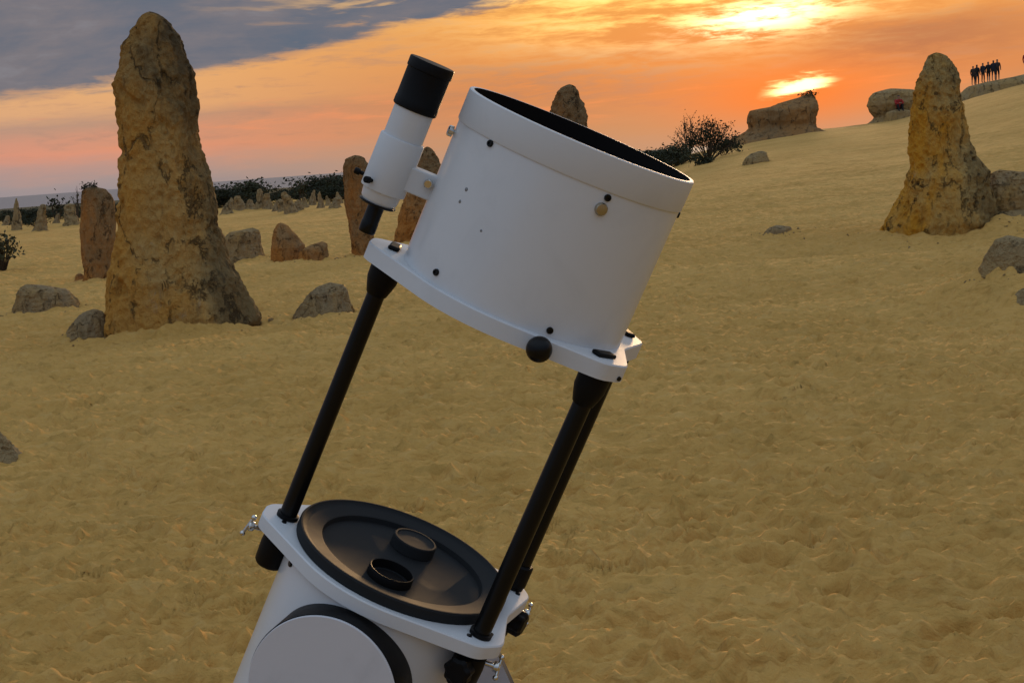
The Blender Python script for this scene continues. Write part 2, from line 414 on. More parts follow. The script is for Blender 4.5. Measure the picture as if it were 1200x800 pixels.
# ------------------------------------------------------------------ object helpers
def mesh_obj(name, verts, faces, material, parent=None, smooth=None, link=True):
    me = bpy.data.meshes.new(name)
    me.from_pydata([tuple(map(float, v)) for v in verts], [], faces); me.update()
    if smooth is not None:
        me.shade_smooth()
        if smooth > 0: me.set_sharp_from_angle(angle=R(smooth))
    o = bpy.data.objects.new(name, me)
    for mm in (material if isinstance(material, (list, tuple)) else [material]): me.materials.append(MATS[mm])
    if link: col.objects.link(o)
    if parent: o.parent = parent
    return o
def grid_mesh(name, V, nu, nv, material, wrap=True, caps=None, parent=None):
    """numpy verts laid out [nu rows][nv columns] as quads"""
    i = np.arange(nu - 1)[:, None]; j = np.arange(nv if wrap else nv - 1)[None, :]; k = (j + 1) % nv
    F = np.stack(np.broadcast_arrays(i * nv + j, i * nv + k, (i + 1) * nv + k, (i + 1) * nv + j), -1).reshape(-1, 4)
    me = bpy.data.meshes.new(name)
    me.vertices.add(len(V)); me.vertices.foreach_set('co', np.ascontiguousarray(V, dtype=np.float32).ravel())
    me.loops.add(F.size); me.loops.foreach_set('vertex_index', F.astype(np.int32).ravel())
    me.polygons.add(len(F)); me.polygons.foreach_set('loop_start', np.arange(0, F.size, 4, dtype=np.int32))
    me.update(calc_edges=True); me.validate()
    me.polygons.foreach_set('use_smooth', np.ones(len(me.polygons), bool))
    o = bpy.data.objects.new(name, me); me.materials.append(MATS[material]); col.objects.link(o)
    if parent: o.parent = parent
    return o
def tag(o, label=None, cat=None, group=None, kind=None):
    if label: o['label'] = label
    if cat: o['category'] = cat
    if group: o['group'] = group
    if kind: o['kind'] = kind
    return o
def empty(name, loc, rz=0, rot=None):
    o = bpy.data.objects.new(name, None); col.objects.link(o); o.empty_display_size = .1
    o.location = loc; o.rotation_euler = (0, 0, rz)
    return o
class MB:
    def __init__(s): s.v = []; s.f = []
    def add(s, V, F):
        n = len(s.v); s.v += [tuple(q) for q in V]; s.f += [tuple(i + n for i in q) for q in F]; return s
    def lathe(s, prof, o=(0, 0, 0), ax=(0, 0, 1), n=48, cap0=True, cap1=True):
        """profile of (radius, height) along axis ax from o"""
        q = Vector((0, 0, 1)).rotation_difference(Vector(ax).normalized()); V = []; F = []; o = Vector(o)
        for r, h in prof:
            for k in range(n):
                a = 2 * math.pi * k / n; V.append(o + q @ Vector((r * math.cos(a), r * math.sin(a), h)))
        for i in range(len(prof) - 1):
            for k in range(n):
                k2 = (k + 1) % n; F.append((i * n + k, i * n + k2, (i + 1) * n + k2, (i + 1) * n + k))
        if cap0: F.append(tuple(range(n - 1, -1, -1)))
        if cap1: F.append(tuple((len(prof) - 1) * n + k for k in range(n)))
        return s.add(V, F)
    def rod(s, p0, p1, r, n=16, r1=None):
        p0, p1 = Vector(p0), Vector(p1); d = p1 - p0
        return s.lathe([(r, 0), (r if r1 is None else r1, d.length)], p0, d, n)
    def prism(s, pts, z0, z1):
        n = len(pts)
        return s.add([(x, y, z0) for x, y in pts] + [(x, y, z1) for x, y in pts],
                     [tuple(range(n - 1, -1, -1)), tuple(range(n, 2 * n))] + [(k, (k + 1) % n, n + (k + 1) % n, n + k) for k in range(n)])
    def box(s, c, d, rot=None):
        V = []
        for x in (-1, 1):
            for y in (-1, 1):
                for z in (-1, 1):
                    v = Vector((x * d[0] / 2, y * d[1] / 2, z * d[2] / 2)); V.append((rot @ v if rot else v) + Vector(c))
        return s.add(V, [(0, 1, 3, 2), (4, 6, 7, 5), (0, 4, 5, 1), (2, 3, 7, 6), (0, 2, 6, 4), (1, 5, 7, 3)])
    def ball(s, c, r, n=16):
        pr = [(max(r * math.sin(math.pi * i / n), 1e-4), -r * math.cos(math.pi * i / n)) for i in range(n + 1)]
        return s.lathe(pr, c, (0, 0, 1), n * 2)
    def build(s, name, material, parent=None, smooth=35, bevel=0):
        o = mesh_obj(name, s.v, s.f, material, parent, smooth)
        if bevel:
            bm = o.modifiers.new('bevel', 'BEVEL'); bm.width = bevel; bm.segments = 2; bm.limit_method = 'ANGLE'; bm.angle_limit = R(40)
        return o

# ------------------------------------------------------------------ setting: ground, sea
sea = mesh_obj('sea', [(-60000, 3900, -31), (60000, 3900, -31), (60000, 70000, -31), (-60000, 70000, -31)], [(0, 1, 2, 3)], 'sea')
tag(sea, 'thin grey strip of sea on the horizon', None, None, 'structure')

# ------------------------------------------------------------------ rocks
DRIFT = []
def rock(name, outline, material, label, cat='rock', group=None, base=None, depth=.8, seed=1, nv=96, nl=110, rough=1.0, turn=0.0, exp=2.3, skew=0.0):
    """outline: rows (y, x_left, x_right) in photo pixels from the top down to the ground line"""
    ol = sorted(outline); yb, xlb, xrb = ol[-1]
    P = at((xlb + xrb) / 2, yb) if base is None else np.array(base, float)
    P = P.copy(); P[2] = ground(P[0], P[1])
    n = np.array([P[0], P[1], 0.]); n /= np.linalg.norm(n); rt = np.array([n[1], -n[0], 0.])
    rows = []
    for y, xl, xr in ol:
        a = onplane(xl, y, P); c = onplane(xr, y, P)
        rows.append(((a[2] + c[2]) / 2 - P[2], (a - P) @ rt, (c - P) @ rt))
    rows = np.array(rows)[::-1]                        # bottom up
    z = np.maximum.accumulate(rows[:, 0] + np.arange(len(rows)) * 1e-4)
    H = z[-1]; W = (rows[:, 2] - rows[:, 1]).max()
    bury = .12 + .12 * W
    q = 1 - (1 - np.linspace(0, 1, nl)) ** 1.5
    zz = -bury + (H + bury) * q
    xl = np.interp(zz, z, rows[:, 1]); xr = np.interp(zz, z, rows[:, 2])
    # flare below the ground line
    fl = np.clip(-zz, 0, None) * .6; xl = xl - fl; xr = xr + fl
    hw = (xr - xl) / 2; cx = (xr + xl) / 2
    k = np.ones(7) / 7; pad = lambda v: np.convolve(np.pad(v, 3, mode='edge'), k, 'valid')
    dep = pad(pad(hw)) * depth
    endcap = np.sqrt(np.clip(1 - np.clip((zz - (H - .35 * hw[-2] - .02)) / (.35 * hw[-2] + .02), 0, 1) ** 2, 0.0004, 1))
    hw = hw * endcap; dep = np.minimum(dep, np.maximum(dep[0], 0) + dep) * endcap
    th = np.linspace(0, 2 * np.pi, nv, endpoint=False)
    cs, sn = np.cos(th), np.sin(th)
    rr = (np.abs(cs) ** exp + np.abs(sn) ** exp) ** (-1 / exp)
    ZZ = np.repeat(zz[:, None], nv, 1)
    rs = np.random.RandomState(seed)
    lob = 1 + .10 * np.cos(th * 2 + rs.rand() * 6)[None, :] * 0 + .09 * noise3(cs[None, :] * 1.3 + seed * 7., sn[None, :] * 1.3, ZZ / W * 1.1, seed) * np.abs(sn)[None, :]
    XX = cx[:, None] + hw[:, None] * (cs * rr)[None, :] * lob
    YY = skew * (ZZ / max(H, .1)) * W + dep[:, None] * (sn * rr)[None, :] * lob
    # relief
    s = 1 / W
    amp = W * .060 * rough
    N = noise3(XX * s * 2.2 + seed, YY * s * 2.2, ZZ * s * 1.5, seed + 1) * 1.0
    N += .60 * (.30 - np.abs(noise3(XX * s * 4.5, YY * s * 4.5 + seed, ZZ * s * 2.0, seed + 2)) * 1.3)
    N += .46 * (.28 - np.abs(noise3(XX * s * 8, YY * s * 8, ZZ * s * 2.6 + seed, seed + 3))) * 1.5
    N += .42 * (.26 - np.abs(noise3(XX * s * 17, YY * s * 17, ZZ * s * 12, seed + 4))) * 1.5
    N += .30 * noise3(XX * s * 36, YY * s * 36, ZZ * s * 28, seed + 5)
    pit = noise3(XX * s * 6.5 + 3, YY * s * 6.5, ZZ * s * 5, seed + 6); N -= .8 * sm(.34, .55, pit)
    N += .55 * (.28 - np.abs(noise3(XX * s * 5.5 + 11, YY * s * 5.5, ZZ * s * .7, seed + 12))) * 1.6
    N += .30 * (.26 - np.abs(noise3(XX * s * 13, YY * s * 13 + 5, ZZ * s * 2.2, seed + 13))) * 1.6
    led = noise2(ZZ * s * 7 + .6 * noise3(XX * s * 2, YY * s * 2, ZZ * s * 2, seed + 8), XX * 0 + seed, seed + 9); N += .25 * led
    fade = np.clip(hw / (hw.max() * .25), .12, 1)[:, None]
    N = N - N.mean() - .25
    d = amp * N * fade
    XX = XX + d * cs; YY = YY + d * sn * .9
    ct, sn_ = math.cos(turn), math.sin(turn)
    top = np.array([[XX[-1].mean(), YY[-1].mean(), ZZ[-1].mean() + .002 * W]])
    V = np.stack([XX, YY, ZZ], -1).reshape(-1, 3)
    # close the tip
    V[-nv:] = V[-nv:] * .0 + top
    o = grid_mesh(name, V, nl, nv, material)
    o.location = (P[0], P[1], P[2]); o.rotation_euler = (0, 0, -math.atan2(P[0], P[1]))
    tag(o, label, cat, group)
    DRIFT.append((P[0] + cx[nl // 6] * rt[0], P[1] + cx[nl // 6] * rt[1], W, depth, math.atan2(P[0], P[1])))
    return o

rock('limestone_pinnacle', [(14, 171, 180), (18, 164, 188), (24, 158, 196), (32, 151, 202), (40, 148, 206), (55, 140, 214), (70, 137, 220), (85, 134, 226), (105, 134, 231),
     (130, 137, 235), (160, 140, 238), (180, 140, 242), (200, 140, 247), (225, 138, 253), (250, 137, 256), (270, 136, 258), (290, 131, 266), (310, 125, 274),
     (330, 122, 284), (350, 120, 293), (368, 119, 301), (380, 119, 306), (392, 121, 300)],
     'limestone_tall', 'tallest limestone pinnacle, broad ochre pillar flaring at its foot', 'pinnacle', base=None, depth=.75, seed=11, nv=260, nl=300, rough=.8)
rock('limestone_boulder', [(362, 104, 116), (368, 92, 122), (378, 82, 126), (390, 75, 130), (402, 70, 132)], 'limestone_grey',
     'small grey boulder leaning against the foot of the tallest pinnacle', seed=12, depth=.9)
rock('limestone_pinnacle', [(219, 98, 116), (223, 96, 124), (229, 95, 130), (238, 94, 134), (255, 93, 136), (275, 93, 136), (300, 95, 134), (318, 97, 133), (329, 96, 134)], 'limestone_brown',
     'short round-topped brown pinnacle just behind the tallest pinnacle, shrub on its crown', 'pinnacle', seed=13, nv=150, nl=150, rough=.8)
rock('limestone_boulder', [(320, 90, 96), (324, 88, 99), (329, 87, 100)], 'limestone_brown', 'small reddish stone at the foot of the round-topped brown pinnacle', seed=14, nv=48, nl=40)
rock('limestone_boulder', [(333, 25, 38), (336, 21, 52), (341, 18, 78), (347, 17, 86), (355, 16, 92), (363, 14, 96)], 'limestone_grey',
     'low grey rock with two humps lying on open sand near the shrub', seed=15, rough=.9)
rock('limestone_boulder', [(267, 290, 302), (271, 268, 304), (278, 262, 305), (290, 258, 307), (306, 255, 312)], 'limestone_grey',
     'flat-topped grey stump of rock behind the tallest pinnacle', seed=16, rough=.7)
rock('limestone_boulder', [(261, 326, 331), (266, 322, 338), (273, 319, 346), (281, 318, 352), (288, 318, 357), (297, 317, 358), (306, 316, 360)], 'limestone_brown',
     'pointed reddish-brown rock beside the flat-topped grey stump', seed=17, rough=.8)
rock('limestone_boulder', [(283, 374, 381), (286, 364, 383), (292, 352, 384), (299, 350, 385), (305, 348, 386)], 'limestone_brown',
     'low reddish block against the pointed reddish-brown rock', seed=18, nv=72, nl=60)
rock('limestone_boulder', [(331, 382, 392), (335, 372, 402), (341, 364, 407), (349, 356, 410), (358, 349, 413), (371, 342, 416)], 'limestone_grey',
     'rounded grey-brown boulder alone on the sand left of the telescope pole', seed=19, rough=.9, nv=120, nl=110)
bpy.context.view_layer.update()
rock('limestone_pinnacle', [(182, 410, 422), (186, 404, 427), (194, 402, 432), (210, 402, 436), (230, 403, 437), (255, 407, 438), (275, 410, 438), (300, 412, 440)], 'limestone_brown',
     'slim reddish-brown pinnacle standing beside the finder scope eyepiece', 'pinnacle', seed=20, nv=130, nl=140)
rock('limestone_pinnacle', [(172, 498, 503), (178, 492, 509), (188, 487, 516), (205, 480, 520), (225, 474, 522), (250, 467, 524), (270, 462, 526), (284, 460, 528)], 'limestone_brown',
     'tapering golden-brown pinnacle seen between finder scope and main tube', 'pinnacle', seed=21, nv=130, nl=140)
rock('limestone_pinnacle', [(99, 662, 672), (103, 656, 676), (112, 650, 681), (125, 645, 685), (150, 641, 689), (190, 636, 694), (240, 630, 700), (290, 622, 708)], 'limestone_brown',
     'blunt ochre pinnacle whose tip rises above the open tube', 'pinnacle', seed=22, nv=130, nl=140)
rock('limestone_pinnacle', [(62, 1092, 1102), (66, 1088, 1108), (74, 1083, 1115), (84, 1075, 1119), (95, 1071, 1123), (112, 1068, 1127), (130, 1066, 1130), (150, 1064, 1134),
     (170, 1064, 1138), (183, 1064, 1145), (195, 1063, 1153), (207, 1059, 1160), (220, 1053, 1163), (235, 1046, 1166), (250, 1039, 1168), (262, 1033, 1168), (272, 1030, 1160)],
     'limestone_right', 'pitted ochre pinnacle like a shark fin on the crest below the dune', 'pinnacle', seed=23, nv=240, nl=260, rough=.9, depth=.7)
rock('limestone_boulder', [(199, 1165, 1178), (203, 1158, 1200), (210, 1152, 1216), (222, 1146, 1226), (240, 1142, 1232), (258, 1140, 1236)], 'limestone_grey',
     'dark knobbly rock joined to the foot of the shark-fin pinnacle', seed=24, rough=1.3, nv=130, nl=110)
rock('limestone_boulder', [(242, 1178, 1192), (245, 1164, 1215), (250, 1154, 1225), (260, 1145, 1235)], 'limestone_pale',
     'smooth low grey slab in front of the dark knobbly rock', seed=25, rough=.6)
rock('limestone_boulder', [(276, 1172, 1190), (281, 1165, 1204), (290, 1159, 1212), (300, 1153, 1218), (309, 1150, 1222)], 'limestone_pale',
     'weathered grey-green boulder half buried behind the sand mound', seed=26, nv=120, nl=100)
rock('limestone_boulder', [(336, 1200, 1208), (340, 1193, 1217), (347, 1188, 1226), (352, 1185, 1230)], 'limestone_pale',
     'small pale stone poking out beside the sand mound', seed=27, nv=60, nl=50)
rock('limestone_boulder', [(264, 905, 916), (266, 900, 925), (270, 896, 929), (275, 893, 932)], 'limestone_grey',
     'small flat grey stone on bare sand under the dune', seed=28, nv=60, nl=40)
rock('limestone_boulder', [(499, -14, -6), (508, -20, 2), (518, -26, 11), (530, -30, 22), (540, -34, 32)], 'limestone_pale',
     'pale stone on the near sand by itself', seed=29, nv=120, nl=100)
bK = aim(922, 172, 95)
rock('dune_rock', [(110, 945, 953), (114, 934, 956), (119, 915, 957), (124, 900, 957), (127, 882, 957), (133, 877, 956), (141, 876, 955), (148, 879, 954), (153, 872, 957), (160, 858, 972), (172, 838, 992)], 'limestone_dune',
     'flat-topped wedge of rock on the dune skyline with scrub on its tip', 'rock', base=bK, seed=30, nv=150, nl=120, rough=.7, exp=3.2)
blockL = rock('dune_rock', [(104, 1030, 1058), (107, 1022, 1072), (113, 1017, 1080), (122, 1015, 1082), (130, 1019, 1080), (136, 1024, 1078), (142, 1018, 1084), (151, 1004, 1094)], 'limestone_pale',
     'overhanging block of rock beside the seated person in red', 'rock', base=aim(1045, 152, 106), seed=31, nv=150, nl=110, rough=.6, exp=3.0)
rock('limestone_boulder', [(177, 886, 897), (180, 878, 899), (185, 872, 901), (192, 870, 902)], 'limestone_pale',
     'small block on the dune slope below the flat-topped wedge', seed=32, nv=60, nl=50)
ledge = rock('dune_ledge', [(83, 1188, 1265), (87, 1172, 1280), (91, 1148, 1295), (95, 1134, 1300), (102, 1126, 1305), (110, 1118, 1310)], 'limestone_pale',
     'long rocky ledge on the crest where the group of people stands', 'ledge', base=aim(1180, 112, 109.5), seed=33, nv=180, nl=90, rough=.25, exp=3.0, depth=.25)

# far field of small pinnacles
far = [(20, 271, 234, 16, 'limestone_grey'), (47, 269, 240, 14, 0), (52, 269, 239, 10, 0), (84, 263, 234, 24, 0), (8, 262, 250, 14, 0), (66, 262, 246, 12, 0),
       (266, 249, 229, 14, 0), (282, 246, 229, 16, 0), (294, 248, 232, 12, 0), (305, 243, 222, 14, 0), (314, 246, 224, 11, 0), (323, 250, 233, 10, 0), (331, 250, 230, 10, 0),
       (341, 249, 228, 12, 0), (349, 248, 230, 12, 0), (357, 244, 226, 13, 0), (366, 243, 222, 12, 0), (376, 241, 226, 9, 0), (385, 240, 228, 9, 0), (393, 246, 230, 14, 0), (398, 240, 224, 10, 0),
       (274, 244, 232, 10, 0), (336, 244, 226, 9, 0), (528, 232, 216, 14, 0)]
frng = random.Random(4)
for i, (cx, yb, yt, w, mm) in enumerate(far):
    yb += frng.uniform(-2.5, 3.0); w *= frng.uniform(.75, 1.35); h = yb - yt; s = frng.uniform(-.3, .3) * w; yt += h * frng.uniform(-.12, .3); h = yb - yt; bl = frng.uniform(.08, .30)
    rock('small_pinnacle', [(yt, cx + s - w * bl * .7, cx + s + w * bl * .7), (yt + h * .15, cx + s - w * (.12 + bl * .7), cx + s + w * (.10 + bl * .7)), (yt + h * .45, cx + s * .5 - w * .36, cx + s * .5 + w * .34),
         (yt + h * .75, cx - w * .45, cx + w * .45), (yb, cx - w * .58, cx + w * .58)], 'limestone_grey' if i % 3 else 'limestone_pale',
         'small grey pinnacle among many at the far edge of the sand', 'pinnacle', 'small pinnacles at the far edge of the sand', seed=60 + i, nv=36, nl=34, rough=2.0, depth=frng.uniform(.6, 1.0))

# sand drifted against the feet of the rocks, then the finished ground sheet
for (dpx, dpy, dw, dd_, da_) in DRIFT:
    r_ = math.hypot(dpx, dpy); m_ = dw * 1.6 + .3
    i0, i1 = np.searchsorted(rows_r, [r_ - m_, r_ + m_]); aa = math.degrees(math.atan2(dpx, dpy)); dg_ = math.degrees(m_ / r_)
    j0, j1 = np.searchsorted(cols_deg, [aa - dg_, aa + dg_])
    if i1 <= i0 or j1 <= j0: continue
    x_ = GX[i0:i1, j0:j1] - dpx; y_ = GY[i0:i1, j0:j1] - dpy
    u_ = x_ * math.cos(da_) - y_ * math.sin(da_); v_ = x_ * math.sin(da_) + y_ * math.cos(da_)
    q_ = np.sqrt((u_ / (dw * .5)) ** 2 + (v_ / (dw * .5 * dd_)) ** 2)
    nz = .5 + 1.1 * noise2((x_ + dpx) * 2.2 / max(dw, .5), (y_ + dpy) * 2.2 / max(dw, .5), 31)
    GZ[i0:i1, j0:j1] += .075 * min(dw, 1.6) ** .8 * np.exp(-((q_ - 1.0) / .42) ** 2) * np.clip(nz, -.5, 1.4)
sand = grid_mesh('ground', np.stack([GX, GY, GZ], -1).reshape(-1, 3), NR, NC, 'sand')
# faces wind so that normals point up
sand.data.flip_normals()
tag(sand, 'yellow desert sand trodden into ripples and footprints', None, None, 'structure')

# chips of limestone lying about the rocks
crn = random.Random(77); chips = MB()
for k in range(420):
    dpx, dpy, dw, dd_, da_ = crn.choice([q for q in DRIFT if q[2] > .3 and math.hypot(q[0], q[1]) < 27])
    a = crn.uniform(0, 6.283); q_ = dw * (.55 + abs(crn.gauss(0, .25))); x, y = dpx + q_ * math.cos(a), dpy + q_ * math.sin(a)
    c = Vector((x, y, ground(x, y))); sz = crn.uniform(.008, .022) * (1.8 if crn.random() < .12 else 1)
    qn = Quaternion((crn.gauss(0, 1), crn.gauss(0, 1), crn.gauss(0, 1), crn.gauss(0, 1))).normalized()
    V = [(qn @ Vector((vx * sz * crn.uniform(.6, 1.3), vy * sz * crn.uniform(.6, 1.3), vz * sz * crn.uniform(.5, 1)))) + c for vx, vy, vz in ((1, 0, 0), (-1, 0, 0), (0, 1, 0), (0, -1, 0), (0, 0, 1), (0, 0, -1))]
    chips.add(V, [(0, 2, 4), (2, 1, 4), (1, 3, 4), (3, 0, 4), (2, 0, 5), (1, 2, 5), (3, 1, 5), (0, 3, 5)])
ch_ = chips.build('limestone_chips', 'limestone_grey', None, None)
tag(ch_, 'small limestone chips scattered on the sand round the rocks', 'gravel', None, 'stuff')

# ------------------------------------------------------------------ shrubs
def shrub(name, P, h, w, nleaf, leaf, seed, label, group=None, material='foliage_dark', sparse=.0, lean=0.0, nb=16, cat='shrub'):
    rn = random.Random(seed); root = empty(name, P); tag(root, label, cat, group)
    st_ = MB(); tips = []
    for k in range(nb):
        a = rn.uniform(0, 6.283); sp = rn.uniform(.1, 1) ** .7
        tip = Vector((math.cos(a) * sp * w / 2 + lean * h * rn.random(), math.sin(a) * sp * w / 2, h * (1 - .55 * sp * sp) * rn.uniform(.72, 1.0)))
        mid = tip * .5 + Vector((rn.gauss(0, .06) * w, rn.gauss(0, .06) * w, h * .06))
        r0 = .012 * h + .004
        st_.rod((0, 0, -.1), mid, r0, 5, r0 * .7); st_.rod(mid, tip, r0 * .7, 5, r0 * .25)
        tips.append((mid, tip))
        for q in range(3):
            b0 = mid.lerp(tip, rn.uniform(.1, .8)); b1 = b0 + Vector((rn.gauss(0, .13) * w, rn.gauss(0, .13) * w, rn.uniform(.02, .2) * h))
            st_.rod(b0, b1, r0 * .35, 4, r0 * .15); tips.append((b0, b1))
    st_.build('stem', 'twig', root, 0)
    fo = MB()
    for k in range(nleaf):
        a_, b_ = rn.choice(tips); c = a_.lerp(b_, rn.uniform(.45, 1.08)) + Vector((rn.gauss(0, 1), rn.gauss(0, 1), rn.gauss(0, 1))) * (leaf * .8)
        if sparse and rn.random() < sparse * (c.z / h): continue
        q = Quaternion((rn.gauss(0, 1), rn.gauss(0, 1), rn.gauss(0, 1), rn.gauss(0, 1))).normalized()
        l = leaf * rn.uniform(.6, 1.3); ww = l * rn.uniform(.35, .6)
        fo.add([c + q @ Vector(v) for v in ((-l * .5, 0, 0), (0, ww * .5, .05 * l), (l * .5, 0, 0), (0, -ww * .5, .05 * l))], [(0, 1, 2, 3)])
    fo.build('foliage', material, root, None)
    return root
def copy_tree(o, parent=None):
    c = o.copy(); col.objects.link(c); c.parent = parent
    for ch in [q for q in SRC[o.name]]: copy_tree_leaf(ch, c)
    return c
def copy_tree_leaf(ch, p):
    d = ch.copy(); col.objects.link(d); d.parent = p
SRC = {}
def gpt(px, py):
    P = at(px, py); return (P[0], P[1], ground(P[0], P[1]) - .01)
protos = []
lab = 'dark low shrub in the scrub belt along the far edge of the sand'; grp = 'shrubs in the far scrub belt'
for k in range(5):
    o = shrub('coastal_shrub', (0, 0, 0), 1.0, [1.6, 2.0, 1.3, 2.4, 1.8][k], 1100, .12, 40 + k, lab, grp, 'foliage_dark' if k != 2 else 'foliage_olive')
    SRC[o.name] = list(o.children) if o.children else [c for c in bpy.data.objects if c.parent == o]; protos.append([o, False])
prn = random.Random(12)
spots = []
def hor(px): return 231 - .073 * px
for k in range(150):
    px = prn.uniform(-60, 640); top_ = {0: 12, 1: 9, 2: 14}[k % 3]
    r = prn.uniform(66, 125)
    h_ = prn.uniform(.4, .85)
    if 370 < px < 440: h_ *= 1.45
    spots.append((px, r, h_))
for px in (262, 268, 290, 372, 380, 388, 396, 392, 401, 378, 745, 752, 758, 766, 773, 779, 786, 793, 760, 770):
    spots.append((px, prn.uniform(72, 84), prn.uniform(1.1, 1.7) if px < 700 else prn.uniform(.9, 1.4)))
for i, (px, r, h_) in enumerate(spots):
    d = ray(px, hor(px)); a = math.atan2(d[0], d[1]); x, y = r * math.sin(a), r * math.cos(a)
    p = protos[i % 5]
    if not p[1]: o = p[0]; p[1] = True
    else: o = copy_tree(p[0])
    o.location = (x, y, ground(x, y) - .02); o.rotation_euler = (0, 0, prn.uniform(0, 6.28)); s_ = h_
    o.scale = (s_ * prn.uniform(1.2, 1.6), s_ * prn.uniform(1.1, 1.4), s_ * .85)
P = gpt(830, 189)
dB = math.hypot(P[0], P[1]); mpp = dB / FPX
shrub('dune_bush', P, 54 * mpp, 60 * mpp, 2300, 3.2 * mpp, 81, 'largest dark bush on the skyline at the foot of the dune', None, 'foliage_dark', .45, .12, 26, 'bush')
P = gpt(806, 186)
shrub('twiggy_bush', P, 74 * mpp, 42 * mpp, 300, 2.8 * mpp, 82, 'tall bare twiggy bush beside the largest dark bush', None, 'foliage_olive', .5, .0, 15, 'bush')
P = gpt(848, 182)
shrub('dune_bush', P, 22 * mpp, 40 * mpp, 700, 4 * mpp, 83, 'low dark bush trailing up the dune from the largest bush', None, 'foliage_dark', .1, .3, 14, 'bush')
P = gpt(822, 193)
shrub('dune_bush', P, 9 * mpp, 22 * mpp, 300, 4 * mpp, 84, 'small flat dark bush below the largest dark bush', None, 'foliage_dark', .0, .0, 10, 'bush')
P = gpt(4, 318); mp = math.hypot(P[0], P[1]) / FPX
shrub('wispy_shrub', P, 50 * mp, 40 * mp, 420, 6 * mp, 85, 'wispy grey-green shrub on the open sand behind the two-humped rock', None, 'foliage_olive', .3, .0, 22, 'shrub')
P = gpt(66, 262); mp = math.hypot(P[0], P[1]) / FPX
shrub('windblown_tree', P, 36 * mp, 20 * mp, 160, 4 * mp, 86, 'thin windblown tree standing above the far scrub', None, 'foliage_dark', .2, .15, 7, 'tree')
P = gpt(92, 262); mp = math.hypot(P[0], P[1]) / FPX
shrub('bare_shrub', P, 46 * mp, 16 * mp, 60, 3 * mp, 87, 'bare twiggy shrub showing behind the round-topped brown pinnacle', None, 'foliage_olive', .6, .0, 8, 'shrub')
P = gpt(352, 243); mp = math.hypot(P[0], P[1]) / FPX
shrub('windblown_tree', P, 36 * mp, 14 * mp, 70, 4 * mp, 88, 'small leaning bare tree above the far scrub beside the slim pinnacle', None, 'foliage_olive', .3, .2, 6, 'tree')
# shrub on the crown of the brown pinnacle and scrub on the wedge rock
Pb = at(115, 329); q = onplane(105, 224, Pb); mp = math.hypot(Pb[0], Pb[1]) / FPX
shrub('crown_shrub', tuple(q), 9 * mp, 18 * mp, 200, 3 * mp, 89, 'little dark shrub growing on the round-topped brown pinnacle', None, 'foliage_dark', 0, 0, 9, 'shrub')
q = onplane(947, 115, bK); mp = math.hypot(bK[0], bK[1]) / FPX
shrub('crown_shrub', tuple(q), 7 * mp, 20 * mp, 160, 3 * mp, 90, 'tuft of scrub on the tip of the flat-topped wedge of rock', None, 'foliage_dark', .2, 0, 9, 'shrub')

